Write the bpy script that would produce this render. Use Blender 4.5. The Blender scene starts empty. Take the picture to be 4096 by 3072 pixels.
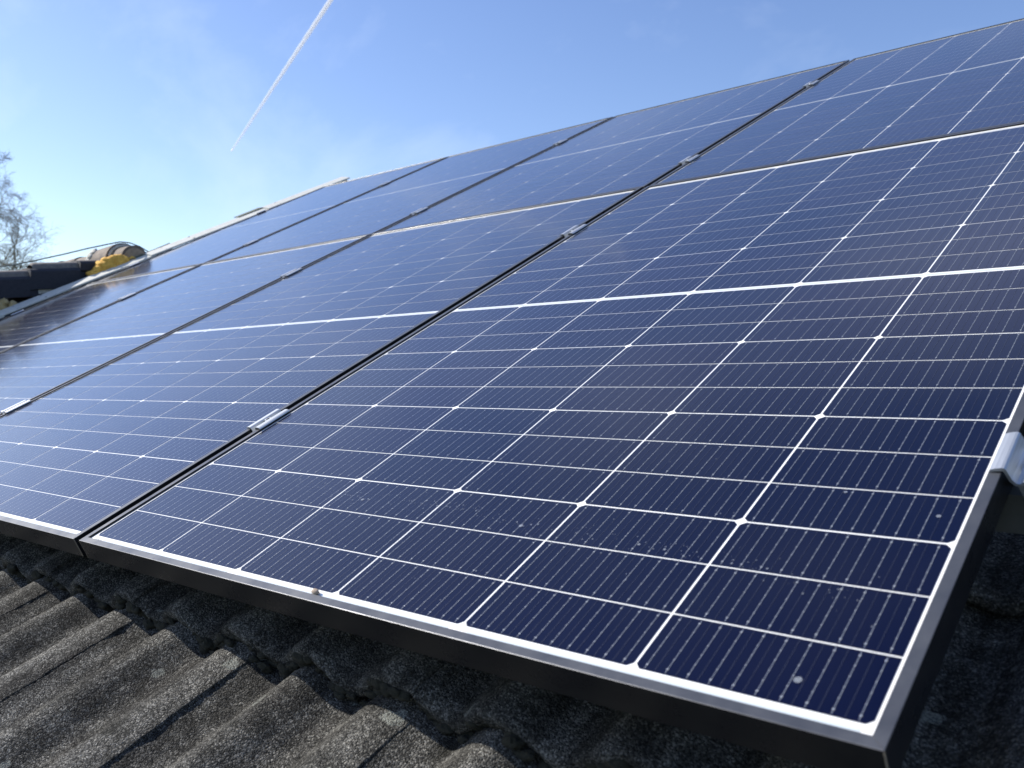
import bpy, math, random
import numpy as np
from mathutils import Matrix, Vector, noise as mnoise

scene = bpy.context.scene
COL = scene.collection
rnd = random.Random(7)

# ------------------------------------------------------------------ frame of reference
# metres; x along the roof, y towards the ridge (level), z up.  The roof plane (panel glass) has a pitch of 27 degrees.
PITCH = math.radians(27.0)
CP, SP = math.cos(PITCH), math.sin(PITCH)
ROOF = Matrix.Rotation(PITCH, 4, 'X')

def W(u, v, z):
    """roof coordinates in mm (along, up the slope, above the glass) -> world metres"""
    u, v, z = u * .001, v * .001, z * .001
    return (u, v * CP - z * SP, v * SP + z * CP)

# ------------------------------------------------------------------ camera
Rpc = [[0.75441, 0.58595, -0.295853], [-0.000364, -0.450344, -0.892855], [-0.656404, 0.673687, -0.33953]]
cam_d = bpy.data.cameras.new('camera')
cam = bpy.data.objects.new('camera', cam_d)
COL.objects.link(cam)
Rp = Matrix(((Rpc[0][0], -Rpc[1][0], -Rpc[2][0]),
             (Rpc[0][1], -Rpc[1][1], -Rpc[2][1]),
             (Rpc[0][2], -Rpc[1][2], -Rpc[2][2]))).to_4x4()
cam.matrix_world = Matrix.Translation(W(200.74, -419.37, 457.28)) @ ROOF @ Rp
cam_d.sensor_width = 36.0
cam_d.lens = 36.0 * 3576.08 / 4096.0
cam_d.clip_start, cam_d.clip_end = .02, 120000.0
cam_d.dof.use_dof = True
cam_d.dof.focus_distance = 1.45
cam_d.dof.aperture_fstop = 9.0
scene.camera = cam

# ------------------------------------------------------------------ sun and sky
sd = Vector((-1.05, -.427, .905)).normalized()          # direction to the sun (from behind and left of the camera)
SUN_EL = math.asin(sd.z)
SUN_AZ = math.atan2(sd.x, sd.y)
sun_d = bpy.data.lights.new('sun', 'SUN')
sun_d.energy = 4.7
sun_d.angle = math.radians(.53)
sun_d.color = (1.0, .95, .87)
sun = bpy.data.objects.new('sun', sun_d)
COL.objects.link(sun)
sun.rotation_euler = sd.to_track_quat('Z', 'Y').to_euler()
sun.location = (0, 0, 20)

world = bpy.data.worlds.new('World')
scene.world = world
world.use_nodes = True
wt = world.node_tree
wt.nodes.clear()
wo = wt.nodes.new('ShaderNodeOutputWorld')
bg = wt.nodes.new('ShaderNodeBackground')
sky = wt.nodes.new('ShaderNodeTexSky')
sky.sky_type = 'NISHITA'
sky.sun_disc = False
sky.sun_elevation = SUN_EL
sky.sun_rotation = SUN_AZ
sky.altitude = 100
sky.air_density = 1.0
sky.dust_density = .45
sky.ozone_density = .7
bg.inputs['Strength'].default_value = .13
tcw = wt.nodes.new('ShaderNodeTexCoord')
mpw = wt.nodes.new('ShaderNodeMapping')
mpw.inputs['Rotation'].default_value = (.3, .5, .6)
mpw.inputs['Scale'].default_value = (1.2, 3.6, 3.6)
nzw = wt.nodes.new('ShaderNodeTexNoise')
nzw.inputs['Scale'].default_value = 1.5
nzw.inputs['Detail'].default_value = 6
nzw.inputs['Roughness'].default_value = .58
nzw.inputs['Distortion'].default_value = .25
rpw = wt.nodes.new('ShaderNodeValToRGB')
rpw.color_ramp.elements[0].position = .45
rpw.color_ramp.elements[0].color = (0, 0, 0, 1)
rpw.color_ramp.elements[1].position = .78
rpw.color_ramp.elements[1].color = (.26, .26, .26, 1)
mxw = wt.nodes.new('ShaderNodeMix')
mxw.data_type = 'RGBA'
mxw.inputs[7].default_value = (6.2, 6.9, 7.6, 1)
wt.links.new(tcw.outputs['Generated'], mpw.inputs['Vector'])
wt.links.new(mpw.outputs[0], nzw.inputs['Vector'])
wt.links.new(nzw.outputs['Fac'], rpw.inputs[0])
wt.links.new(rpw.outputs[0], mxw.inputs[0])
wt.links.new(sky.outputs[0], mxw.inputs[6])
hsw = wt.nodes.new('ShaderNodeHueSaturation')
hsw.inputs['Hue'].default_value = .513
hsw.inputs['Saturation'].default_value = 1.16
# unseen cloud patch added above the ridge to lay a sheen on the glass
def wm(op, a, b=None):
    nd = wt.nodes.new('ShaderNodeMath')
    nd.operation = op
    for i, v in enumerate((a, b)):
        if isinstance(v, bpy.types.NodeSocket):
            wt.links.new(v, nd.inputs[i])
        elif v is not None:
            nd.inputs[i].default_value = v
    return nd.outputs[0]
def wdot(vec):
    nd = wt.nodes.new('ShaderNodeVectorMath')
    nd.operation = 'DOT_PRODUCT'
    wt.links.new(tcw.outputs['Generated'], nd.inputs[0])
    nd.inputs[1].default_value = vec
    return nd.outputs['Value']
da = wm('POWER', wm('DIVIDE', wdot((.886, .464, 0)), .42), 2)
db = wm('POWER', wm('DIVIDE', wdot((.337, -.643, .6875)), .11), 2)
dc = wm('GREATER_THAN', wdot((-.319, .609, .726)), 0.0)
sheen_veil = wm('MAXIMUM', wm('SUBTRACT', 1.0, wm('ADD', da, db)), 0.0)
sheen_veil = wm('MULTIPLY', wm('MULTIPLY', sheen_veil, dc), wm('MULTIPLY', nzw.outputs['Fac'], .22))
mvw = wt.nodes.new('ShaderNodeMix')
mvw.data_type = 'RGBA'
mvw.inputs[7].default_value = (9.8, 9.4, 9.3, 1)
wt.links.new(sheen_veil, mvw.inputs[0])
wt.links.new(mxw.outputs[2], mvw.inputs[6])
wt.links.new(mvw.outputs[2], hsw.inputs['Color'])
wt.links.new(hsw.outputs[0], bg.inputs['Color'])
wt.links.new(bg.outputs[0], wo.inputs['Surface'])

scene.view_settings.view_transform = 'Standard'
scene.view_settings.look = 'None'
scene.view_settings.exposure = 0.55
scene.view_settings.gamma = 1.0

# ------------------------------------------------------------------ helpers
class NT:
    """small helper for node materials"""
    def __init__(s, name):
        s.m = bpy.data.materials.new(name)
        s.m.use_nodes = True
        s.t = s.m.node_tree
        s.b = s.t.nodes['Principled BSDF']
        s.out = s.t.nodes['Material Output']
    def n(s, typ, **kw):
        nd = s.t.nodes.new(typ)
        for k, v in kw.items():
            if k.startswith('i_'):
                nd.inputs[k[2:].replace('_', ' ')].default_value = v
            else:
                setattr(nd, k, v)
        return nd
    def l(s, a, b):
        s.t.links.new(a, b)
    def p(s, **kw):
        for k, v in kw.items():
            k = k.replace('_', ' ')
            if isinstance(v, bpy.types.NodeSocket):
                s.l(v, s.b.inputs[k])
            else:
                s.b.inputs[k].default_value = (*v, 1) if isinstance(v, tuple) and len(v) == 3 else v
    def obj(s):
        if not hasattr(s, 'tc'):
            s.tc = s.n('ShaderNodeTexCoord')
        return s.tc.outputs['Object']
    def mapped(s, scale):
        mp = s.n('ShaderNodeMapping')
        mp.inputs['Scale'].default_value = scale
        s.l(s.obj(), mp.inputs['Vector'])
        return mp.outputs[0]
    def noise(s, scale, detail=3, rough=.55, vec=None):
        nd = s.n('ShaderNodeTexNoise')
        nd.inputs['Scale'].default_value = scale
        nd.inputs['Detail'].default_value = detail
        nd.inputs['Roughness'].default_value = rough
        s.l(vec if vec is not None else s.obj(), nd.inputs['Vector'])
        return nd.outputs['Fac']
    def vor(s, scale, out='Distance', vec=None):
        nd = s.n('ShaderNodeTexVoronoi')
        nd.inputs['Scale'].default_value = scale
        s.l(vec if vec is not None else s.obj(), nd.inputs['Vector'])
        return nd.outputs[out]
    def ramp(s, fac, stops):
        nd = s.n('ShaderNodeValToRGB')
        e = nd.color_ramp.elements
        while len(e) < len(stops):
            e.new(.5)
        for el, (pos, c) in zip(e, stops):
            el.position = pos
            el.color = (*c, 1) if isinstance(c, tuple) else (c, c, c, 1)
        s.l(fac, nd.inputs[0])
        return nd.outputs[0]
    def mix(s, fac, a, b, mode='MIX'):
        nd = s.n('ShaderNodeMix', data_type='RGBA', blend_type=mode)
        for sock, v in ((nd.inputs[0], fac), (nd.inputs[6], a), (nd.inputs[7], b)):
            if isinstance(v, bpy.types.NodeSocket):
                s.l(v, sock)
            else:
                sock.default_value = (*v, 1) if isinstance(v, tuple) else v
        return nd.outputs[2]
    def math(s, op, a, b=0.0):
        nd = s.n('ShaderNodeMath', operation=op)
        for i, v in enumerate((a, b)):
            if isinstance(v, bpy.types.NodeSocket):
                s.l(v, nd.inputs[i])
            else:
                nd.inputs[i].default_value = v
        return nd.outputs[0]
    def bump(s, h, strength=.5, dist=.001, normal=None):
        nd = s.n('ShaderNodeBump')
        nd.inputs['Strength'].default_value = strength
        nd.inputs['Distance'].default_value = dist
        s.l(h, nd.inputs['Height'])
        if normal is not None:
            s.l(normal, nd.inputs['Normal'])
        return nd.outputs[0]

class MB:
    """collects polygons (with material slots) for one mesh object"""
    def __init__(s):
        s.v, s.f, s.m = [], [], []
        s.tint = {}
    def add(s, vs, fs, mi=0):
        o = len(s.v)
        s.v += [tuple(p) for p in vs]
        for f in fs:
            s.f.append([i + o for i in f])
            s.m.append(mi)
    def quad(s, u0, v0, u1, v1, z, mi=0):
        s.add([(u0, v0, z), (u1, v0, z), (u1, v1, z), (u0, v1, z)], [(0, 1, 2, 3)], mi)
    def box(s, a, b, mi=0):
        x0, y0, z0 = a
        x1, y1, z1 = b
        s.add([(x0, y0, z0), (x1, y0, z0), (x1, y1, z0), (x0, y1, z0), (x0, y0, z1), (x1, y0, z1), (x1, y1, z1), (x0, y1, z1)],
              [(0, 3, 2, 1), (4, 5, 6, 7), (0, 1, 5, 4), (1, 2, 6, 5), (2, 3, 7, 6), (3, 0, 4, 7)], mi)
    def prism(s, prof, place, a, b, mi=0, cap=True):
        """profile [(p,q)] swept from a to b; place(p,q,t)->xyz"""
        n = len(prof)
        vs = [place(p, q, a) for p, q in prof] + [place(p, q, b) for p, q in prof]
        fs = [(i, (i + 1) % n, n + (i + 1) % n, n + i) for i in range(n)]
        if cap:
            fs += [tuple(range(n - 1, -1, -1)), tuple(range(n, 2 * n))]
        s.add(vs, fs, mi)
    def tube(s, pts, rad, sides=6, mi=0):
        pts = [Vector(p) for p in pts]
        rings = []
        for i, p in enumerate(pts):
            d = (pts[min(i + 1, len(pts) - 1)] - pts[max(i - 1, 0)])
            if d.length < 1e-9:
                d = Vector((0, 0, 1))
            d.normalize()
            x = d.orthogonal().normalized() if i == 0 else (rx - d * rx.dot(d)).normalized()
            rx = x
            y = d.cross(x)
            r = rad[i] if isinstance(rad, (list, tuple)) else rad
            rings.append([p + (x * math.cos(2 * math.pi * k / sides) + y * math.sin(2 * math.pi * k / sides)) * r for k in range(sides)])
        vs = [q for r in rings for q in r]
        fs = []
        for i in range(len(rings) - 1):
            for k in range(sides):
                k2 = (k + 1) % sides
                fs.append((i * sides + k, i * sides + k2, (i + 1) * sides + k2, (i + 1) * sides + k))
        fs += [tuple(range(sides - 1, -1, -1)), tuple(range((len(rings) - 1) * sides, len(rings) * sides))]
        s.add(vs, fs, mi)
    def mesh(s, name, mats, smooth=False):
        me = bpy.data.meshes.new(name)
        me.from_pydata(s.v, [], s.f)
        for m in mats:
            me.materials.append(m)
        me.polygons.foreach_set('material_index', s.m)
        if smooth:
            me.polygons.foreach_set('use_smooth', [True] * len(s.f))
        me.update()
        return me
    def build(s, name, mats, parent=None, smooth=False, fix=True):
        mats = mats if isinstance(mats, (list, tuple)) else [mats]
        me = s.mesh(name, mats, smooth)
        if fix:
            import bmesh
            bm = bmesh.new()
            bm.from_mesh(me)
            bmesh.ops.recalc_face_normals(bm, faces=bm.faces)
            bm.to_mesh(me)
            bm.free()
        return link(name, me, parent)

def link(name, me, parent=None):
    o = bpy.data.objects.new(name, me)
    COL.objects.link(o)
    if parent is not None:
        o.parent = parent
    return o

def tag(o, label, cat, group=None, kind=None):
    if label:
        o['label'] = label
    if cat:
        o['category'] = cat
    if group:
        o['group'] = group
    if kind:
        o['kind'] = kind
    return o

def empty(name, mat):
    o = bpy.data.objects.new(name, None)
    COL.objects.link(o)
    o.empty_display_size = .1
    o.matrix_world = mat
    return o

def at(u, v, z):
    return Matrix.Translation(W(u, v, z)) @ ROOF

def copy_tree(o, parent=None):
    c = o.copy()
    COL.objects.link(c)
    c.parent = parent
    for ch in list(o.children):
        copy_tree(ch, c)
    return c

# ------------------------------------------------------------------ materials
def glassy(m, rough=.07, w=1.0, ior=1.27):
    """the panel's front glass as a clear coat, faintly pebbled and dusty"""
    n1 = m.noise(9, 4, .6)
    n2 = m.noise(60, 3, .6)
    r = m.math('ADD', m.math('MULTIPLY', n1, .10), m.math('MULTIPLY', n2, .05))
    r = m.math('ADD', r, rough - .05)
    m.p(Coat_Weight=w, Coat_IOR=ior, Coat_Roughness=r)
    m.b.inputs['Coat Roughness'].default_value = rough

def mat_white():
    m = NT('panel_white')
    n = m.noise(30, 3)
    m.p(Base_Color=m.ramp(n, [(.3, (.78, .78, .76)), (.7, (.84, .84, .82))]), Roughness=.6)
    glassy(m)
    return m.m

def mat_cell():
    m = NT('silicon_cell')
    at_ = m.n('ShaderNodeAttribute', attribute_name='tint')
    n = m.noise(4, 2)
    base = m.mix(at_.outputs['Fac'], (.0003, .0022, .0150), (.0014, .0020, .0125))
    base = m.mix(m.math('MULTIPLY', n, .5), base, (.0003, .0024, .018))
    # the nitride coating turns from navy to lavender at a slant
    lw = m.n('ShaderNodeLayerWeight')
    lw.inputs['Blend'].default_value = .5
    slant = m.ramp(lw.outputs['Facing'], [(.55, 0.0), (.86, 1.0)])
    lav = m.mix(at_.outputs['Fac'], (.011, .016, .040), (.018, .018, .044))
    base = m.mix(slant, base, lav)
    film = m.ramp(m.noise(1.0, 5, .62, m.mapped((14, 4, 4))), [(.42, 0.0), (.75, 1.0)])
    base = m.mix(m.math('MULTIPLY', film, .007), base, (.30, .33, .38))
    m.p(Base_Color=base, Roughness=.22, Specular_IOR_Level=.16, Specular_Tint=(.05, .16, 1.0))
    glassy(m)
    return m.m

def mat_silver():
    m = NT('busbar_silver')
    m.p(Base_Color=(.20, .22, .26), Roughness=.45, Metallic=.3)
    glassy(m)
    return m.m

def mat_pad():
    m = NT('solder_pad')
    m.p(Base_Color=(.36, .38, .41), Roughness=.4, Metallic=.2)
    glassy(m)
    return m.m

def mat_finger():
    m = NT('faint_line')
    m.p(Base_Color=(.020, .024, .045), Roughness=.45)
    glassy(m)
    return m.m

def mat_ribbon():
    m = NT('ribbon')
    m.p(Base_Color=(.60, .66, .68), Roughness=.35, Metallic=.15)
    glassy(m)
    return m.m

def mat_frame():
    m = NT('black_anodised_frame')
    st = m.noise(1.0, 4, .6, m.mapped((3, 3, 420)))
    sm = m.noise(22, 4, .65)
    base = m.mix(m.ramp(sm, [(.45, 0.0), (.75, 1.0)]), (.008, .0085, .011), (.018, .018, .018))
    base = m.mix(m.math('MULTIPLY', st, .35), base, (.020, .021, .022))
    m.p(Base_Color=base, Roughness=m.ramp(sm, [(.3, .24), (.8, .38)]), Metallic=.0, Specular_IOR_Level=.25)
    m.p(Normal=m.bump(m.noise(900, 2), .12, .0004))
    return m.m

def mat_lip():
    m = NT('skylit_frame_top')  # sky light on the lip's upward faces put into a paler base colour
    n = m.noise(16, 5, .7)
    st = m.noise(1.0, 4, .6, m.mapped((3, 300, 3)))
    base = m.mix(m.ramp(n, [(.35, 0.0), (.70, 1.0)]), (.055, .060, .074), (.090, .095, .108))
    base = m.mix(m.math('MULTIPLY', st, .3), base, (.05, .055, .065))
    m.p(Base_Color=base, Roughness=m.ramp(n, [(.3, .34), (.75, .50)]), Metallic=.35, Specular_IOR_Level=.5)
    return m.m

def mat_bare():
    m = NT('bare_aluminium')
    m.p(Base_Color=(.40, .36, .30), Roughness=.5, Metallic=.6)
    return m.m

def mat_alu():
    m = NT('mill_aluminium')
    n = m.noise(1.0, 3, .6, m.mapped((500, 12, 500)))
    m.p(Base_Color=m.ramp(n, [(.2, (.42, .44, .46)), (.8, (.62, .64, .66))]), Roughness=.42, Metallic=.75)
    m.p(Normal=m.bump(n, .08, .0003))
    return m.m

def mat_rail():
    m = NT('dull_rail')
    n = m.noise(25, 3)
    m.p(Base_Color=m.ramp(n, [(.3, (.16, .17, .165)), (.7, (.24, .25, .24))]), Roughness=.5, Metallic=.6)
    return m.m

def mat_dark_hole():
    m = NT('hex_recess')
    m.p(Base_Color=(.03, .03, .035), Roughness=.6)
    return m.m

def mat_tile():
    m = NT('weathered_concrete_tile')
    big = m.noise(4.5, 5, .65)
    mid = m.noise(30, 6, .72)
    streak = m.noise(1.0, 5, .65, m.mapped((26, 3.0, 3.0)))
    gv = m.n('ShaderNodeTexVoronoi')
    gv.inputs['Scale'].default_value = 620
    m.l(m.obj(), gv.inputs['Vector'])
    sep = m.n('ShaderNodeSeparateColor')
    m.l(gv.outputs['Color'], sep.inputs[0])
    base = m.ramp(mid, [(.32, (.018, .0175, .016)), (.50, (.068, .066, .060)), (.68, (.150, .146, .134))])
    base = m.mix(m.ramp(big, [(.42, 0.0), (.64, .7)]), base, (.030, .029, .028))
    base = m.mix(m.ramp(streak, [(.46, 0.0), (.72, .6)]), base, (.21, .205, .19))
    g = m.ramp(sep.outputs[0], [(0.0, .25), (.5, .8), (.8, 1.5), (1.0, 3.0)])
    base = m.mix(1.0, base, g, 'MULTIPLY')
    # lichen rosettes
    wn = m.n('ShaderNodeTexNoise')
    wn.inputs['Scale'].default_value = 60
    wn.inputs['Detail'].default_value = 4
    m.l(m.obj(), wn.inputs['Vector'])
    vm = m.n('ShaderNodeVectorMath', operation='MULTIPLY_ADD')
    m.l(wn.outputs['Color'], vm.inputs[0])
    vm.inputs[1].default_value = (.030, .030, .030)
    m.l(m.obj(), vm.inputs[2])
    lv = m.n('ShaderNodeTexVoronoi')
    lv.inputs['Scale'].default_value = 21
    m.l(vm.outputs[0], lv.inputs['Vector'])
    ls = m.n('ShaderNodeSeparateColor')
    m.l(lv.outputs['Color'], ls.inputs[0])
    rad = m.math('MULTIPLY', m.math('MAXIMUM', m.math('SUBTRACT', ls.outputs[0], .52), 0.0), .62)
    inside = m.ramp(m.math('SUBTRACT', rad, lv.outputs['Distance']), [(.0, 0.0), (.02, 1.0)])
    lich = m.math('MULTIPLY', inside, m.ramp(sep.outputs[1], [(.15, .25), (.6, .85)]))
    base = m.mix(lich, base, (.27, .28, .25))
    moss = m.ramp(m.noise(13, 4, .7), [(.60, 0.0), (.70, .7)])
    base = m.mix(moss, base, (.016, .016, .013))
    m.p(Base_Color=base, Roughness=.95, Specular_IOR_Level=.15)
    h = m.math('SUBTRACT', m.math('MULTIPLY', m.noise(260, 3, .6), 1.0), gv.outputs['Distance'])
    m.p(Normal=m.bump(h, 1.0, .0022))
    return m.m

def simple(name, c0, c1, scale, rough=.8, bump=.0, metal=0.0, bdist=.002):
    m = NT(name)
    n = m.noise(scale, 5, .65)
    m.p(Base_Color=m.ramp(n, [(.32, c0), (.68, c1)]), Roughness=rough, Metallic=metal)
    if bump:
        m.p(Normal=m.bump(n, bump, bdist))
    return m.m

M = dict(white=mat_white(), cell=mat_cell(), silver=mat_silver(), pad=mat_pad(), finger=mat_finger(), ribbon=mat_ribbon(),
         frame=mat_frame(), lip=mat_lip(), bare=mat_bare(), alu=mat_alu(), rail=mat_rail(), hole=mat_dark_hole(), tile=mat_tile(),
         moss=simple('dark_moss', (.010, .011, .007), (.032, .030, .020), 160, .98, .8, 0, .004),
         deck=simple('roof_underlay', (.02, .02, .02), (.04, .04, .038), 6, .95),
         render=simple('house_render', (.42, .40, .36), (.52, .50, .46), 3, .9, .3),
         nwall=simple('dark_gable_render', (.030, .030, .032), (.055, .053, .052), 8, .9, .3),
         verge=simple('cream_verge_capping', (.50, .50, .45), (.60, .60, .55), 14, .5),
         verge_side=simple('grey_verge_board', (.03, .036, .04), (.05, .056, .06), 20, .7),
         plate=simple('green_grey_plate', (.07, .085, .06), (.11, .12, .085), 40, .7),
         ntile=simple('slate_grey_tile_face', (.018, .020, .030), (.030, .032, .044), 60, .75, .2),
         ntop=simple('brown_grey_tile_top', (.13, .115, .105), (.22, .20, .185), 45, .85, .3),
         ridge=simple('ridge_tile_clay', (.10, .085, .075), (.24, .19, .15), 22, .85, .4, 0, .004),
         ridge_end=simple('tan_bedding', (.24, .17, .11), (.42, .32, .22), 40, .9, .5, 0, .004),
         mortar=simple('pale_mortar', (.34, .33, .29), (.62, .60, .54), 70, .95, .6, 0, .004),
         foam=simple('yellow_foam', (.60, .30, .04), (.85, .52, .10), 50, .85, .6, 0, .004),
         foam2=simple('dull_foam', (.35, .26, .12), (.48, .38, .20), 50, .9, .5, 0, .004),
         flash=simple('lead_flashing', (.05, .075, .09), (.10, .13, .15), 18, .5),
         wire=simple('dull_wire', (.09, .11, .10), (.16, .18, .16), 30, .6),
         bark=simple('twig_bark', (.10, .085, .052), (.17, .15, .10), 14, .9),
         ground=simple('lawn', (.012, .020, .008), (.030, .036, .016), .6, .95),
         pebble=simple('tan_pebble', (.28, .22, .17), (.45, .36, .28), 300, .9, .5, 0, .001))

# ------------------------------------------------------------------ ground and our house
G0 = -6.2
gm = MB()
gm.add([(-2500, -2500, G0), (2500, -2500, G0), (2500, 2500, G0), (-2500, 2500, G0)], [(0, 1, 2, 3)])
tag(gm.build('ground', M['ground']), None, None, kind='structure')

house = empty('house', Matrix.Identity(4))
tag(house, 'house whose grey concrete tiled roof carries the solar panels', 'house')

# roof tiles: double-roll concrete tiles, 296 mm wide, laid in courses of 310 mm
TW_, GAUGE = 296.0, 310.0
UJ0 = -476.0           # one side joint
V0 = -8.0              # nose line of the course under the panels' lower edge

def roll(d, w, p=1.0):
    return np.where(np.abs(d) < w, (.5 + .5 * np.cos(np.pi * np.clip(d / w, -1, 1))) ** p, 0.0)

def tile_z(x):
    """height over the trough across one tile, x in 0..296 (joint at 296)"""
    z = 31 * roll(x - 106, 66, .95) + 32 * roll(x - 250, 62, .8)
    z = z + np.where(x < 56, 21.5 * (1 - np.clip(x / 56, 0, 1)) ** 1.4, 0)
    z = np.where(x > 250, 32 - 9.5 * (np.clip(x - 250, 0, 60) / 46) ** 2, z)
    return z

def fbm(x, y, z, o=3):
    return mnoise.fractal(Vector((x, y, z)), 1.0, 2.0, o, noise_basis='PERLIN_ORIGINAL')

def tile_mesh(mb, k, c, near):
    """tile number k (counted from the joint UJ0), course c"""
    u0 = UJ0 + TW_ * (k - 1)
    vn = V0 + GAUGE * c
    nx, ny = (100, 110) if near else (18, 2)
    rr = random.Random(k * 977 + c * 31)
    jn, jz, jr = rr.uniform(-3, 3), rr.uniform(-.8, .8), rr.uniform(-.002, .002)
    xs = np.linspace(0, TW_, nx)
    xs[-1] = TW_ - (1.2 if near else .8)
    vs_ = np.linspace(0, GAUGE + 30, ny)
    prof = tile_z(xs)
    grid = []
    for j, dv in enumerate(vs_):
        row = []
        for i, x in enumerate(xs):
            z = -125 + prof[i] - .090 * dv + jz + jr * x
            uu, vv = u0 + x, vn + dv + jn
            if near:
                z += 1.5 * fbm(uu * .02, vv * .014, k, 3) + .9 * fbm(uu * .12, vv * .12, 3.1, 3)
                if i == nx - 1 or i == 0:
                    uu += 2.0 * fbm(vv * .02, k * 3.3, 9.1, 3)
                e = min(dv, 14) / 14
                vv += (1 - e) * 4.0 * fbm(uu * .035, 5.5, c, 3)
                z -= (1 - e) ** 2 * 5
            row.append((uu, vv, z))
        grid.append(row)
    vs, fs = [], []
    for r in grid:
        vs += [W(*q) for q in r]
    for j in range(ny - 1):
        for i in range(nx - 1):
            a = j * nx + i
            fs.append((a, a + 1, a + nx + 1, a + nx))
    # nose face
    o = len(vs)
    for i, q in enumerate(grid[0]):
        vs.append(W(q[0], q[1] + (2.5 * fbm(q[0] * .05, 1.7, c, 2) if near else 0) + 2, q[2] - 13))
    for i in range(nx - 1):
        fs.append((i + 1, i, o + i, o + i + 1))
    o2 = len(vs)
    for i, q in enumerate(grid[0]):
        vs.append(W(q[0], q[1] + 16 + (5 * fbm(q[0] * .04, 7.7, c, 3) if near else 0), min(q[2] - 24, -125 - 10)))
    for i in range(nx - 1):
        fs.append((o + i + 1, o + i, o2 + i, o2 + i + 1))
    # right-hand edge face
    o = len(vs)
    for j in range(ny):
        q = grid[j][-1]
        vs.append(W(q[0] - .5, q[1], q[2] - 26))
    for j in range(ny - 1):
        a = j * nx + nx - 1
        fs.append((a, o + j, o + j + 1, a + nx))
    mb.add(vs, fs)

roof = MB()
for c in range(-2, 12):
    for k in range(-14, 6):
        u1 = UJ0 + TW_ * k
        if u1 < -4640 + 40:
            continue
        near = (c == -1 and -3 <= k <= 2) or (c == 0 and (-3 <= k <= 2)) or (c == 1 and k in (1, 2, 3))
        tile_mesh(roof, k, c, near)
ro = roof.build('roof', M['tile'], house, smooth=True, fix=False)

# moss cushions grown along the laps
ms = MB()
rr = random.Random(19)
def moss(c, r, seed):
    n, m_ = 10, 6
    vs = []
    for i in range(m_ + 1):
        th = math.pi * i / m_
        for j in range(n):
            ph = 2 * math.pi * j / n
            d = (math.cos(ph) * math.sin(th), math.sin(ph) * math.sin(th), math.cos(th))
            k = 1 + .7 * fbm(d[0] * 2.2 + seed, d[1] * 2.2, d[2] * 2.2, 3)
            vs.append(W(c[0] + d[0] * r * 1.5 * k, c[1] + d[1] * r * .8 * k, c[2] + d[2] * r * .75 * k))
    ms.add(vs, [(i * n + j, i * n + (j + 1) % n, (i + 1) * n + (j + 1) % n, (i + 1) * n + j) for i in range(m_) for j in range(n)])
for i in range(330):
    u = rr.uniform(-1560, 60)
    x = (u - UJ0) % TW_
    p_ = float(tile_z(np.array([x]))[0])
    if p_ > 26 and rr.random() < .55:
        continue
    moss((u, V0 + rr.gauss(6, 5), -151 + p_ + rr.uniform(-2, 13)), rr.uniform(4, 9.5), i * 1.37)
mso = ms.build('moss', M['moss'], house, smooth=True, fix=False)
mso['kind'] = 'stuff'

dk = MB()      # boarding under the tiles, back slope and eaves
VR = 3640
ridge_y, ridge_z = W(0, VR, -150)[1:]
def slab(mb, x0, x1, pts, mi=0):
    n = len(pts)
    vs = [(x0, y, z) for y, z in pts] + [(x1, y, z) for y, z in pts]
    fs = [(i, (i + 1) % n, n + (i + 1) % n, n + i) for i in range(n)] + [tuple(range(n - 1, -1, -1)), tuple(range(n, 2 * n))]
    mb.add(vs, fs, mi)
ey, ez = W(0, -900, -170)[1:]
slab(dk, -4.62, 1.62, [(ey, ez), (ridge_y, ridge_z), (2 * ridge_y - ey, ez), (2 * ridge_y - ey, ez - .15), (ridge_y, ridge_z - .15), (ey, ez - .15)])
dk.build('roof_deck', M['deck'], house)
wl = MB()
slab(wl, -4.58, 1.55, [(ey + .35, G0), (ey + .35, ez + .0), (ridge_y, ridge_z - .18), (2 * ridge_y - ey - .35, ez), (2 * ridge_y - ey - .35, G0)])
wl.build('wall', M['render'], house)

# verge capping on the left edge: cream metal strip on a grey upstand, in overlapping lengths
vg = MB()
vs_ = MB()
def verge_z(v):
    return -1 - 25 * (v - 1246) / 2380
cuts = [-900, 420, 1225, 2105, 2960, 3640]
for a, b in zip(cuts[:-1], cuts[1:]):
    prof = [(-4702, -10), (-4702, 16), (-4698, 18), (-4630, 2), (-4626, -1), (-4626, -7), (-4630, -7), (-4630, -3), (-4697, 11), (-4697, -10)]
    def pl(p, q, t, a=a, b=b):
        lift = 6 * (1 - (t - a) / (b - a))
        return W(p, t, q + verge_z(t) + lift)
    vg.prism(prof, pl, a, b + 25)
vg.build('verge_capping', M['verge'], house)
def pl2(p, q, t):
    return W(p, t, q + verge_z(t))
vs_.prism([(-4640, -150), (-4640, -5), (-4627, -5), (-4627, -150)], pl2, -900, 3640)
vs_.build('verge_board', M['verge_side'], house)
for vv in (420, 1225, 2105, 2960):
    b = MB()
    b.prism([(-4738, 22), (-4738, 26), (-4690, 22), (-4690, 18)], pl2, vv - 190, vv + 4)
    b.build('verge_plate', M['plate'], house)
for vv in (560, 700, 1330, 1480, 2210, 2400, 3060):
    for uu in (-4690, -4640):
        b = MB()
        w0 = verge_z(vv) + (14 if uu < -4660 else 2)
        b.tube([W(uu, vv, w0), W(uu, vv, w0 + 7)], .007, 8)
        b.build('screw', M['hole'], house)

# ------------------------------------------------------------------ solar panels
SK = [-1104 + 184 * i for i in range(7)]
for i, d in enumerate([2.5, 2.3, 2.3, 2.1, 2.0, 1.5, -.5]):
    SK[i] += d
PV, MID = 68.3, 10.4
U0, U1, VB, VT = -1117.5, 13.5, -18.5, 1678.0
LT = 3.1               # the frame's lip stands this far above the glass
LIP = 10.5

def mm(*q):
    return tuple(x * .001 for x in q)

def row_v(r):
    return r * PV + (MID if r >= 12 else 0)

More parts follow.
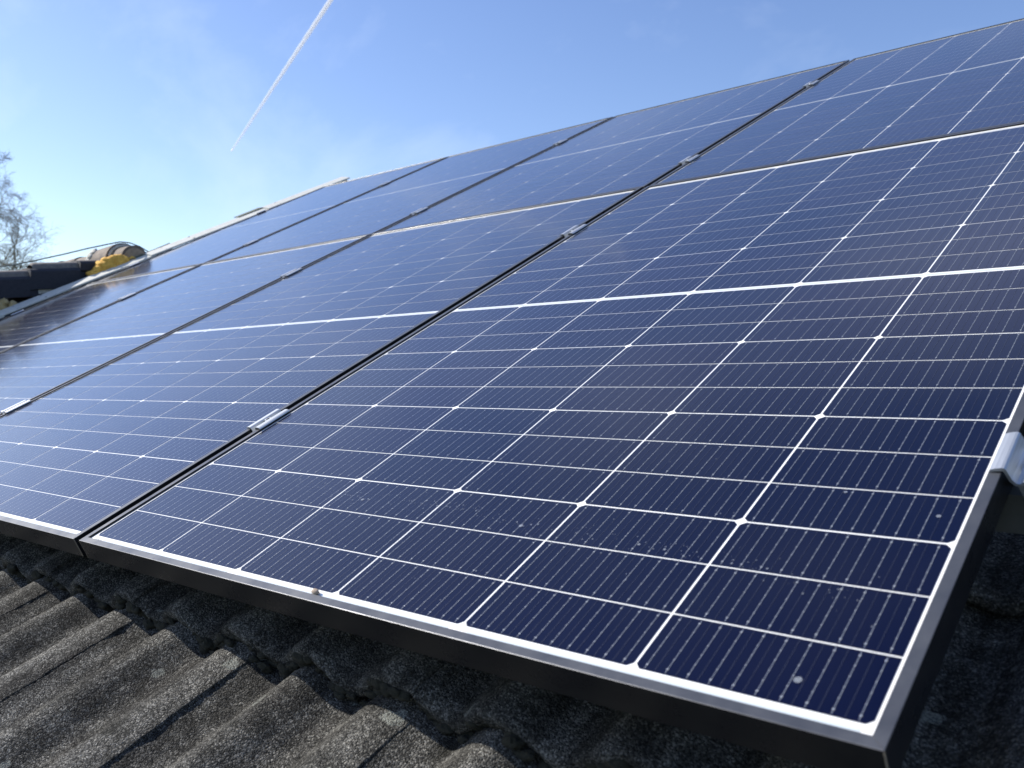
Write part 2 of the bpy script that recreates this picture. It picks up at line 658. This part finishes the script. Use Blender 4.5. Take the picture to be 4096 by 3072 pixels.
def laminate_mesh():
    mb = MB()
    mb.box(mm(U0 + 3, VB + 3, -4.2), mm(U1 - 3, VT - 3, 0), 0)
    tints = [0.0] * len(mb.f)
    CH = 4.6
    rr = random.Random(3)
    for k in range(6):
        gl = 1.2
        u0, u1 = SK[k] + (gl if k else 0), SK[k + 1] - (gl if k < 5 else 0)
        celltint = 0
        for r in range(24):
            if r % 3 == 0:
                celltint = rr.random()
            lo = 1.0 if r % 3 == 0 else .72
            hi = 1.0 if r % 3 == 2 else .72
            v0, v1 = row_v(r) + lo, row_v(r) + PV - hi
            if r == 0:
                v0 += 1.0
            cb = CH if r % 3 == 0 else 0
            ct = CH if r % 3 == 2 else 0
            pts = []
            pts += [(u0 + cb, v0), (u1 - cb, v0)] + ([(u1, v0 + cb)] if cb else [])
            pts += [(u1, v1 - ct)] + ([(u1 - ct, v1), (u0 + ct, v1)] if ct else [(u0, v1)])
            if ct:
                pts += [(u0, v1 - ct)]
            if cb:
                pts += [(u0, v0 + cb)]
            mb.add([mm(a, b, .25) for a, b in pts], [tuple(range(len(pts)))], 1)
            tints.append(min(1, max(0, celltint + rr.uniform(-.12, .12))))
            # ten wires with solder pads, and faint lines between them
            pitch = (u1 - u0) / 10
            for j in range(10):
                uc = u0 + pitch * (j + .5)
                w = .28
                mb.quad(*mm(uc - w, v0 + 1.4, uc + w, v1 - 1.4), .0005, 2)
                tints.append(0)
                for q, f in enumerate((.085, .25, .416, .583, .75, .915)):
                    vc = v0 + (v1 - v0) * f
                    a, b = (.85, .62) if q in (0, 5) else (.5, .42)
                    mb.quad(*mm(uc - a, vc - b, uc + a, vc + b), .0007, 3)
                    tints.append(0)
                if j < 9:
                    uf = uc + pitch / 2
                    mb.quad(*mm(uf - .17, v0 + 1, uf + .17, v1 - 1), .0005, 4)
                    tints.append(0)
    # tinned ribbons in the white margins and across the middle
    def ribbons(va, vb, spans):
        for a, b in spans:
            mb.quad(*mm(a, va, b, vb), .00025, 5)
            tints.append(0)
    ribbons(-6.6, -2.6, [(SK[0] + 34, SK[2] - 14), (SK[2] + 10, SK[4] - 12), (SK[4] + 12, SK[6] - 6)])
    vm = row_v(11) + PV + MID / 2
    ribbons(vm - 2.2, vm + 2.2, [(SK[0] + 4, SK[2] - 6), (SK[2] + 6, SK[4] - 6), (SK[4] + 6, SK[6] - 4)])
    vt = row_v(23) + PV
    ribbons(vt + 3.0, vt + 7.0, [(SK[0] + 8, SK[2] - 12), (SK[2] + 10, SK[4] - 12), (SK[4] + 12, SK[6] - 6)])
    me = mb.mesh('solar_cells', [M['white'], M['cell'], M['silver'], M['pad'], M['finger'], M['ribbon']])
    a = me.attributes.new('tint', 'FLOAT', 'FACE')
    a.data.foreach_set('value', tints)
    return me

def frame_mesh():
    mb = MB()
    prof = [(0, -28), (0, LT - .7), (.25, LT - .2), (.75, LT), (LIP - .5, LT), (LIP, LT - .4), (LIP, -5), (2.2, -5), (2.2, -26.4), (24, -26.4), (24, -28)]
    g = .12
    corners = [(U0, VB), (U1, VB), (U1, VT), (U0, VT)]
    for i in range(4):
        (ax, ay), (bx, by) = corners[i], corners[(i + 1) % 4]
        L = math.hypot(bx - ax, by - ay)
        tx, ty = (bx - ax) / L, (by - ay) / L
        nx, ny = -ty, tx
        n = len(prof)
        vs = []
        for end in (0, 1):
            for d, z in prof:
                t = d + g if end == 0 else L - d - g
                vs.append(mm(ax + tx * t + nx * d, ay + ty * t + ny * d, z))
        fs = [(j, (j + 1) % n, n + (j + 1) % n, n + j) for j in range(n)]
        mb.add(vs, [f for j, f in enumerate(fs) if j not in (2, 3)], 0)
        mb.add(vs, [fs[2], fs[3]], 2)
        mb.add(vs, [tuple(range(n - 1, -1, -1)), tuple(range(n, 2 * n))], 1)
        # bare metal showing along the sawn corner
        mb.tube([mm(ax + nx * .55 + tx * .55, ay + ny * .55 + ty * .55, -27.5), mm(ax + nx * .55 + tx * .55, ay + ny * .55 + ty * .55, LT - .9)], .00075, 6, 1)
    import bmesh
    me = mb.mesh('frame', [M['frame'], M['bare'], M['lip']])
    bm = bmesh.new()
    bm.from_mesh(me)
    bmesh.ops.remove_doubles(bm, verts=bm.verts, dist=1e-6)
    bmesh.ops.recalc_face_normals(bm, faces=bm.faces)
    bm.to_mesh(me)
    bm.free()
    return me

def label_mesh():
    mb = MB()
    rr = random.Random(5)
    u = SK[0] + 7
    while u < SK[0] + 13:
        w = rr.choice((.3, .5, .8))
        mb.quad(*mm(u, -6.4, u + w, -3.0), .0003, 0)
        u += w + rr.choice((.3, .5))
    u = SK[0] + 15
    while u < SK[0] + 29:
        w = rr.choice((.25, .4, .7))
        mb.quad(*mm(u, -5.6, u + w, -3.6), .0003, 0)
        u += w + rr.choice((.25, .45))
    return mb.mesh('serial_label', [simple('label_grey', (.25, .28, .30), (.34, .36, .38), 300, .6)])

LAM, FRM, LBL = laminate_mesh(), frame_mesh(), label_mesh()
proto = empty('solar_panel', at(0, 0, 0))
link('frame', FRM, proto)
link('solar_cells', LAM, proto)
link('serial_label', LBL, proto)
COLU = [0, -1148.5, -2296.9, -3445.4]
GZ = [0, 0, -3.0, -7.0, -11.0]     # height of the glass at the panels' right edges (the roof sags a little to the left)
COLZ = GZ[:4]
VUP = 1706.0
labels = {
    (0, 0): 'nearest black framed solar panel, deep navy cells, filling the foreground',
    (0, 1): 'lower solar panel beside the nearest one, left of its widest black gap',
    (0, 2): 'lower solar panel between the second and third black gaps from the right',
    (0, 3): 'lower solar panel at the left roof edge with a dark tile reflection in its glass',
    (1, 0): 'upper solar panel directly above the nearest one, cut by the right picture edge',
    (1, 1): 'upper solar panel left of the black gap that meets the skyline highest up',
    (1, 2): 'upper solar panel second from the cream verge capping, against the sky',
    (1, 3): 'upper solar panel alongside the cream verge capping at the far left',
}
for (w, c), lab in labels.items():
    p = proto if (w, c) == (0, 0) else copy_tree(proto)
    tilt = Matrix.Rotation(-.0008, 4, 'X') if w else Matrix.Identity(4)
    tilt = tilt @ Matrix.Rotation(math.atan2(GZ[c] - GZ[c + 1], 1148.0) * -1, 4, 'Y')
    p.matrix_world = at(COLU[c], VUP * w, COLZ[c] + (-1.6 if w else 0)) @ tilt
    tag(p, lab, 'solar panel', 'solar panels on the tiled roof')
    if (w, c) == (0, 0):
        front_panel = p

# dried drops and specks on the glass of the nearest panel
ws = MB()
rr = random.Random(11)
def disc(u, v, r, z=.0011, n=10, sq=1.0):
    a0 = rr.random() * 6
    pts = [mm(u + r * math.cos(a0 + 2 * math.pi * i / n) * rr.uniform(.85, 1.1), v + r * sq * math.sin(a0 + 2 * math.pi * i / n) * rr.uniform(.85, 1.1), 0) for i in range(n)]
    ws.add([(x, y, z) for x, y, _ in pts], [tuple(range(n))])
for i in range(330):
    u = rr.uniform(-1085, -40)
    v = 197 - (u + 1071) * .058 + rr.gauss(0, 9) + 6 * math.sin(u * .02)
    disc(u, v, abs(rr.gauss(0, .38)) + .2)
for i in range(330):
    disc(rr.uniform(-1090, -8), rr.uniform(8, 1640), abs(rr.gauss(0, .35)) + .2)
for u, v, r in [(-411, 154, 2.6), (-400, 158, 1.2), (-392, 160, 1.1), (-59, 26, 3.2), (-680, 163, 2.2), (-672, 166, 1.1), (-930, 196, 2.0), (-233, 148, 1.4), (-106, 266, 1.7), (-262, 150, 1.5), (-20, 241, 2.0)]:
    disc(u, v, r, n=14)
mw = NT('dried_drop')
tr = mw.n('ShaderNodeBsdfTransparent')
mx = mw.n('ShaderNodeMixShader')
mw.p(Base_Color=(.55, .60, .66), Roughness=.6)
mx.inputs[0].default_value = .28
mw.l(tr.outputs[0], mx.inputs[1])
mw.l(mw.b.outputs[0], mx.inputs[2])
mw.l(mx.outputs[0], mw.out.inputs[0])
wso = ws.build('dried_drops', mw.m, front_panel, fix=False)
wso['kind'] = 'stuff'

# pebble on the lower white margin of the nearest panel
pb = MB()
rr = random.Random(2)
vs = []
for i in range(7):
    th = math.pi * i / 6
    for j in range(10):
        ph = 2 * math.pi * j / 10
        k = 1 + .3 * fbm(math.cos(ph) * math.sin(th) * 2, math.sin(ph) * math.sin(th) * 2, math.cos(th) * 2 + 4, 2)
        vs.append((.0062 * k * math.sin(th) * math.cos(ph), .0036 * k * math.sin(th) * math.sin(ph), .003 + .0032 * k * math.cos(th)))
fs = [(i * 10 + j, i * 10 + (j + 1) % 10, (i + 1) * 10 + (j + 1) % 10, (i + 1) * 10 + j) for i in range(6) for j in range(10)]
pb.add(vs, fs)
pbo = pb.build('pebble', M['pebble'], None, smooth=True)
pbo.matrix_world = at(-574, -5.0, .2)
tag(pbo, 'tiny tan pebble lying on the white lower margin of the nearest panel', 'pebble')

# ------------------------------------------------------------------ clamps
def clamp_parts(root):
    b = MB()
    # U-shaped clamp: two domed flanges and a channel between the frames (u: 0 = middle of the gap)
    out = [(-20.5, 1.8), (-20, 3.6), (-17, 4.9), (-12, 5.4), (-8.2, 5.0), (-6.2, 3.6), (-4.6, -9.0), (4.6, -9.0), (6.2, 3.6), (8.2, 5.0), (12, 5.4), (17, 4.9), (20, 3.6), (20.5, 1.8)]
    inn = [(19, 1.8), (17, 2.7), (12, 2.9), (9, 2.6), (6.9, .5), (6.3, -11.5), (-6.3, -11.5), (-6.9, .5), (-9, 2.6), (-12, 2.9), (-17, 2.7), (-19, 1.8)]
    b.prism(out + inn, lambda p, q, t: mm(p, t, q), -33, 33)
    b.build('clamp_body', M['alu'], root)
    bo = MB()
    hexh = []
    for r, z in ((5.6, -9), (5.8, 2.6), (5.2, 3.6)):
        hexh.append((r, z))
    n = 20
    vs = [mm(r * math.cos(2 * math.pi * k / n), r * math.sin(2 * math.pi * k / n), z) for r, z in hexh for k in range(n)]
    vs += [mm(3.6 * math.cos(2 * math.pi * (k // 1) / n), 3.6 * math.sin(2 * math.pi * k / n), 3.6) for k in range(n)]
    vs += [mm(3.4 * math.cos(2 * math.pi * k / n), 3.4 * math.sin(2 * math.pi * k / n), -1) for k in range(n)]
    fs = [(i * n + k, i * n + (k + 1) % n, (i + 1) * n + (k + 1) % n, (i + 1) * n + k) for i in range(3) for k in range(n)]
    bo.add(vs, fs, 0)
    bo.add(vs, [(3 * n + k, 3 * n + (k + 1) % n, 4 * n + (k + 1) % n, 4 * n + k) for k in range(n)] + [tuple(range(4 * n, 5 * n))], 1)
    bo.build('bolt', [M['alu'], M['hole']], root, fix=False)

cp = empty('mid_clamp', at(0, 0, 0))
clamp_parts(cp)
mids = [
    (0, 0, 344, 'aluminium clamp with hex bolt low in the widest gap, left of the nearest panel'),
    (0, 0, 1318, 'aluminium clamp in the widest gap just below the crossing with the upper row'),
    (0, 1, 236, 'aluminium clamp in the widest gap just above the crossing with the upper row'),
    (0, 1, 1226, 'aluminium clamp in the widest gap close to the skyline'),
    (1, 0, 356, 'long silver clamp at the left picture edge in the second gap'),
    (1, 0, 1298, 'silver clamp in the middle gap just below the crossing of the gaps'),
    (1, 1, 231, 'silver clamp in the middle gap just above the crossing of the gaps'),
    (1, 1, 1201, 'silver clamp in the middle gap close to the skyline'),
    (2, 0, 1298, 'silver clamp in the farthest gap just below the upper row'),
    (2, 1, 244, 'silver clamp in the farthest gap above the lower row'),
    (2, 1, 1151, 'silver clamp in the farthest gap close to the skyline'),
]
for i, (g, w, v, lab) in enumerate(mids):
    o = cp if i == 0 else copy_tree(cp)
    zc = GZ[g + 1] + 2.0 - (1.8 if w else 0)
    o.matrix_world = at(COLU[g] + (U0 + (U1 + COLU[g + 1] - COLU[g])) / 2, v + VUP * w, zc)
    tag(o, lab, 'clamp', 'clamps between the solar panels')

def end_clamp(mirror, root):
    b = MB()
    s = -1 if mirror else 1
    prof = [(-11, 1.7), (-10.2, 3.8), (-6, 5.2), (-1, 6.2), (1.2, 6.0), (2.6, 4.6), (6.6, -5), (9.6, -8.8), (12.6, -9.0), (17, -5.6), (21, -5.2), (25, -8), (31, -15), (36, -17),
            (36, -19.5), (30, -17.6), (24, -10.6), (20.6, -8), (17.6, -8.4), (13.6, -11.6), (8.6, -11.4), (4.4, -7), (1.4, .6), (.4, 2.6), (-1, 3.0), (-6, 2.5), (-9.5, 1.7)]
    b.prism([(p * s, q) for p, q in prof], lambda p, q, t: mm(p, t, q), -32, 32)
    b.build('clamp_body', M['alu'], root)
    lg = MB()
    lg.add([mm(9 * s, -28, -11.5), mm(27 * s, -28, -13), mm(18 * s, -28, -40), mm(9 * s, -22, -11.5), mm(27 * s, -22, -13), mm(18 * s, -22, -40)],
           [(0, 1, 2), (3, 5, 4), (0, 3, 4, 1), (1, 4, 5, 2), (2, 5, 3, 0)])
    lg.build('leg', M['alu'], root)
    bo = MB()
    bo.tube([mm(22 * s, 0, -9), mm(22 * s, 0, -5.2)], .0095, 20, 0)
    bo.tube([mm(22 * s, 0, -6), mm(22 * s, 0, 1.5)], .0062, 20, 0)
    bo.tube([mm(22 * s, 0, 1.3), mm(22 * s, 0, 1.7)], .0033, 6, 1)
    bo.build('bolt', [M['alu'], M['hole']], root)

er = empty('end_clamp', at(U1 + 1, 343, 2))
end_clamp(False, er)
tag(er, 'wavy silver end clamp gripping the right frame edge of the nearest panel', 'clamp', 'end clamps')
el = empty('end_clamp', at(0, 0, 0))
end_clamp(True, el)
ends = [(0, 1290, 'bright end clamp at the far left frame edge, below the dark neighbouring tiles'),
        (1, 248, 'small end clamp at the cream verge capping, right of the yellow foam'),
        (1, 1146, 'small end clamp at the cream verge capping, highest up')]
for i, (w, v, lab) in enumerate(ends):
    o = el if i == 0 else copy_tree(el)
    o.matrix_world = at(COLU[3] + U0 - 1, v + VUP * w, GZ[4] + 2)
    tag(o, lab, 'clamp', 'end clamps')

# mounting rail under the lower row; its dull end shows past the right frame edge
rl = MB()
rp = [(-20, -70), (-20, -29), (-6, -29), (-6, -36), (6, -36), (6, -29), (20, -29), (20, -70)]
rl.prism(rp, lambda p, q, t: mm(t, p, q), -4590, 74)
ra = rl.build('mounting_rail', M['rail'], None)
ra.matrix_world = at(0, 348, -.5)
tag(ra, 'dull grey mounting rail poking out under the right frame edge of the nearest panel', 'rail')

# ------------------------------------------------------------------ neighbouring house on the left
NX = -4.75
nb = empty('neighbouring_house', Matrix.Identity(4))
tag(nb, 'neighbouring house with dark slate grey verge tiles and a mortared ridge', 'house')
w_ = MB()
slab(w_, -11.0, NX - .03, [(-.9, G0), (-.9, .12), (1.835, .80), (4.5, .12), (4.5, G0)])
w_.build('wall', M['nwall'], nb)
tp = MB()
NSL = math.tan(math.radians(15.5))
def ncourse_top(y):
    return .893 + (y - 1.60) * NSL
ylist = [1.835 - .255 * i - .03 for i in range(0, 12)]
rr = random.Random(4)
for i in range(11):
    y1, y0 = ylist[i] + .05, ylist[i + 1]
    z0 = ncourse_top(y0) + .010
    z1 = z0 + (y1 - y0) * .12
    x = NX - .02
    k = 0
    while x > -10.8:
        wv = .20
        # rolled tile tops
        n = 9
        pts0 = [(x - wv * j / (n - 1), math.sin(math.pi * j / (n - 1)) * .022) for j in range(n)]
        vs = [(a, y0, z0 + h) for a, h in pts0] + [(a, y1, z1 + h) for a, h in pts0] + [(a, y0 + .006, z0 + h - .03) for a, h in pts0]
        fs = [(j, j + 1, n + j + 1, n + j) for j in range(n - 1)] + [(j + 1, j, 2 * n + j, 2 * n + j + 1) for j in range(n - 1)]
        tp.add(vs, fs)
        x -= wv
# far slope, plain
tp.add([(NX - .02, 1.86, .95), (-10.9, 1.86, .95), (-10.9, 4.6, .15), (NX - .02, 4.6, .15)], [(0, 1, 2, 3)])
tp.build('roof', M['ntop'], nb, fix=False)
# verge tiles: a lap that turns down over the gable
for i in range(11):
    y1, y0 = ylist[i] - .012, ylist[i + 1] - .012
    if y0 < -1.0:
        break
    z0 = ncourse_top(y0) + .018
    z1 = z0 + (y1 - y0) * .13
    d = .105 if i else .05
    b = MB()
    prof0 = [(NX, z0 - d), (NX + .006, z0 - .012), (NX - .002, z0 - .002), (NX - .014, z0 + .004), (NX - .09, z0 + .006), (NX - .09, z0 - .012), (NX - .014, z0 - .014), (NX - .012, z0 - d)]
    dz = z1 - z0
    n = len(prof0)
    dd = [0, 0, 0, 0, 0, 0, 0, 0]
    vs = [(a, y0, c) for a, c in prof0] + [(a, y1, c + dz) for a, c in prof0]
    b.add(vs, [(j, (j + 1) % n, n + (j + 1) % n, n + j) for j in range(n)] + [tuple(range(n - 1, -1, -1)), tuple(range(n, 2 * n))])
    # inset shoulder where it slips under the next tile up
    b.box((NX - .03, y1, z1 - d + .006), (NX - .012, y1 + .045, z1 - .016))
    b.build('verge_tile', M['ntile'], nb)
    if i:
        r2 = MB()
        n = 9
        hh = .040
        ring = lambda y, z: [(NX - .022 - .085 * (.5 - .5 * math.cos(math.pi * j / (n - 1))), y, z + .004 + hh * math.sin(math.pi * j / (n - 1)) ** .7) for j in range(n)]
        ra_, rb_ = ring(y0 + .03, z0), ring(y1 + .02, z1)
        r2.add(ra_ + rb_ + ring(y0 + .018, z0 - .012), [(j, j + 1, n + j + 1, n + j) for j in range(n - 1)] + [(2 * n + j, 2 * n + j + 1, j + 1, j) for j in range(n - 1)])
        r2.build('tile_roll', M['ntop'], nb, smooth=True)
st = MB()
slab(st, NX - .06, NX - .016, [(.2, .470), (1.40, .742), (1.42, .722), (.2, .430)])
st.build('mortar_strip', M['mortar'], nb)
# lead flashing between the two roofs
fl = MB()
fl.prism([(-4745, -90), (-4745, 12), (-4738, 12), (-4738, -85), (-4650, -85), (-4650, -90)], lambda p, q, t: W(p, t, q), -900, 2300)
fl.build('flashing', M['flash'], nb)
# ridge caps with mortar bedding and yellow foam
RY, RZ = 1.835, .935
def cap(x0, x1, r0, r1, name, mat, thick=.014, open_=True):
    b = MB()
    n = 15
    ring = lambda x, r: [(x, RY + r * math.cos(math.pi * j / (n - 1)), RZ + r * math.sin(math.pi * j / (n - 1)) * .98) for j in range(n)]
    R = [ring(x0, r0), ring(x1, r1), ring(x1, r1 - thick), ring(x0, r0 - thick)]
    vs = [q for r in R for q in r]
    fs = []
    for a in range(4):
        c = (a + 1) % 4
        for j in range(n - 1):
            fs.append((a * n + j, a * n + j + 1, c * n + j + 1, c * n + j))
    b.add(vs, fs)
    return b.build(name, mat, nb, smooth=False)
cap(-4.735, -4.88, .080, .082, 'ridge_cap', M['ridge'])
cap(-4.868, -5.14, .108, .096, 'ridge_cap', M['ridge'], .036)
ef = MB()
n = 15
ef.add([(-4.742, RY + .075 * math.cos(math.pi * j / (n - 1)), RZ + .073 * math.sin(math.pi * j / (n - 1))) for j in range(n)]
       + [(-4.722, RY + .012 + .05 * math.cos(math.pi * j / (n - 1)), RZ + .048 * math.sin(math.pi * j / (n - 1))) for j in range(n)],
       [(j, j + 1, n + j + 1, n + j) for j in range(n - 1)] + [tuple(range(n, 2 * n))])
ef.build('ridge_end_mortar', M['ridge_end'], nb, smooth=True)
xx = -5.12
for i in range(12):
    cap(xx, xx - .30, .078, .070, 'ridge_cap', M['ridge'])
    xx -= .28
    if xx < -10.6:
        break
mo = MB()
def blob(mb, c, r, seed, amp=.35, n=10, m=7, mi=0):
    vs = []
    for i in range(m + 1):
        th = math.pi * i / m
        for j in range(n):
            ph = 2 * math.pi * j / n
            d = Vector((math.cos(ph) * math.sin(th), math.sin(ph) * math.sin(th), math.cos(th)))
            k = 1 + amp * fbm(d.x * 1.7 + seed, d.y * 1.7, d.z * 1.7, 3)
            vs.append((c[0] + d.x * r[0] * k, c[1] + d.y * r[1] * k, c[2] + d.z * r[2] * k))
    mb.add(vs, [(i * n + j, i * n + (j + 1) % n, (i + 1) * n + (j + 1) % n, (i + 1) * n + j) for i in range(m) for j in range(n)], mi)
# mortar fillet round the near cap's rear rim and lichen-white lump on the cap behind
n = 22
for j in range(n):
    a = math.pi * (.28 + .62 * j / (n - 1))
    blob(mo, (-4.868, RY + .088 * math.cos(a), RZ + .088 * math.sin(a)), (.010, .010, .010), j * 1.7, .5, 7, 5)
mo.build('mortar', M['mortar'], nb, smooth=True)
mo = MB()
for j in range(9):
    a = math.pi * (.70 + .28 * j / 8)
    blob(mo, (-5.12 + .01 * (j % 3), RY + .096 * math.cos(a), RZ + .096 * math.sin(a)), (.030, .013, .013), j * 2.3, .5, 7, 5)
mo.build('mortar', M['mortar'], nb, smooth=True)
fo = MB()
for j, (y, z, r) in enumerate([(1.630, .845, .026), (1.655, .868, .032), (1.690, .890, .036), (1.715, .905, .034), (1.745, .912, .033), (1.775, .915, .026), (1.81, .922, .022), (1.84, .925, .018), (1.665, .842, .03), (1.705, .865, .03), (1.60, .825, .022), (1.735, .885, .03), (1.77, .90, .028), (1.86, .93, .02)]):
    blob(fo, (-4.735, y, z), (.05, r * 1.4, r * 1.2), j * 3.1, .3, 16, 12)
fo.build('yellow_foam', M['foam'], nb, smooth=True)
f2 = MB()
for j, (y, z, r) in enumerate([(1.195, .622, .028), (1.140, .606, .034), (1.155, .640, .02), (1.10, .61, .035)]):
    blob(f2, (-4.742, y, z), (.03, r, r * 1.1), j * 2.2 + 7, .35, 14, 10)
f2.build('dull_foam', M['foam2'], nb, smooth=True)
wr = MB()
wy = [(.40, .60), (.80, .725), (1.134, .820), (1.217, .844), (1.302, .871), (1.44, .918), (1.572, .966), (1.681, 1.002), (1.751, 1.0245), (1.808, 1.026), (1.866, 1.012), (1.926, .984), (1.96, .95)]
wr.tube([(-4.742, y, z) for y, z in wy], .0035, 8)
wr.build('lightning_wire', M['wire'], nb, smooth=True)

# ------------------------------------------------------------------ bare tree beyond the neighbouring roof
def bare_tree(base, h, R, seed):
    r_ = random.Random(seed)
    tk, cr = MB(), MB()
    top = base + Vector((.4, .2, h))
    pts = [base.lerp(top, t) + Vector((r_.uniform(-.12, .12), r_.uniform(-.12, .12), 0)) * (1 if t > 0 else 0) for t in np.linspace(0, 1, 9)]
    tk.tube(pts, [.30 * (1 - .93 * t) + .012 for t in np.linspace(0, 1, 9)], 10)
    def grow(p, d, L, rad, lvl):
        n = 5 if lvl < 3 else 4
        q = [p.copy()]
        dd = d.copy()
        for i in range(n):
            dd = (dd + Vector((r_.gauss(0, .16), r_.gauss(0, .16), r_.gauss(0, .14) + (.05 if lvl < 2 else -.05)))).normalized()
            q.append(q[-1] + dd * L / n)
        cr.tube(q, [rad * (1 - .75 * i / n) for i in range(n + 1)], 5 if lvl < 2 else 3)
        if lvl >= 4:
            return
        kids = (8, 8, 6, 4)[lvl]
        for k in range(kids):
            t = .25 + .75 * (k + r_.random()) / kids
            i = min(int(t * n), n - 1)
            a = q[i].lerp(q[i + 1], t * n - i)
            ax = (q[i + 1] - q[i]).normalized()
            side = ax.orthogonal().normalized()
            side.rotate(Matrix.Rotation(r_.uniform(0, 6.28), 3, ax))
            nd = (ax * .75 + side * r_.uniform(.5, 1.0) + Vector((0, 0, .12 if lvl < 2 else -.08))).normalized()
            grow(a, nd, L * r_.uniform(.42, .62), max(rad * .42, .0036), lvl + 1)
    for k in range(17):
        t = .34 + .64 * k / 16
        a = pts[0].lerp(pts[-1], t)
        ph = k * 2.4 + r_.uniform(-.4, .4)
        up = .15 + .9 * (t - .3)
        d = Vector((math.cos(ph), math.sin(ph), up)).normalized()
        grow(a, d, R * (1.0 - .55 * max(0, (t - .5) / .5)) * r_.uniform(.7, .9), .10 * (1.15 - t), 0)
    root = empty('bare_tree', Matrix.Translation(base))
    for mb, nm in ((tk, 'trunk'), (cr, 'crown')):
        mb.v = [tuple(Vector(v) - base) for v in mb.v]
        mb.build(nm, M['bark'], root, smooth=True, fix=False)
    return root
TD = 27.0
dirx, diry = -.9605, .272
tr_ = bare_tree(Vector((.2 + dirx * TD, -.58 + diry * TD, G0)), 11.5, 3.9, 33)
tag(tr_, 'leafless tree with fine drooping twigs beyond the neighbouring roof', 'tree')

# ------------------------------------------------------------------ contrail high in the sky
ct = MB()
H = 9000.0
P0 = Vector((-.827, .507, .244)) * (H / .244)
P1 = Vector((-.731, .560, .391)) * (H / .391)
pts, rad = [], []
for i in range(60):
    t = -.0 + i / 59 * 1.6
    q = P0.lerp(P1, t)
    pts.append(q)
    rad.append((28 + 20 * min(t * 5, 1) ** .7 + 10 * t) * (1 + .10 * math.sin(i * 2.7) * min(t * 2, 1)))
ct.tube(pts, rad, 16)
mc = NT('contrail_ice')
df = mc.n('ShaderNodeBsdfDiffuse')
df.inputs[0].default_value = (.97, .98, 1.0, 1)
tl = mc.n('ShaderNodeBsdfTranslucent')
tl.inputs[0].default_value = (.97, .98, 1.0, 1)
ad = mc.n('ShaderNodeMixShader')
mc.l(df.outputs[0], ad.inputs[1]); mc.l(tl.outputs[0], ad.inputs[2])
tr2 = mc.n('ShaderNodeBsdfTransparent')
lw = mc.n('ShaderNodeLayerWeight')
lw.inputs['Blend'].default_value = .5
fac = mc.ramp(lw.outputs['Facing'], [(.05, .95), (.5, .8), (.85, .2), (1.0, 0.0)])
mx2 = mc.n('ShaderNodeMixShader')
mc.l(fac, mx2.inputs[0]); mc.l(tr2.outputs[0], mx2.inputs[1]); mc.l(ad.outputs[0], mx2.inputs[2])
mc.l(mx2.outputs[0], mc.out.inputs[0])
co = ct.build('contrail', mc.m, None, smooth=True)
tag(co, 'straight white contrail slanting across the blue sky', 'contrail')
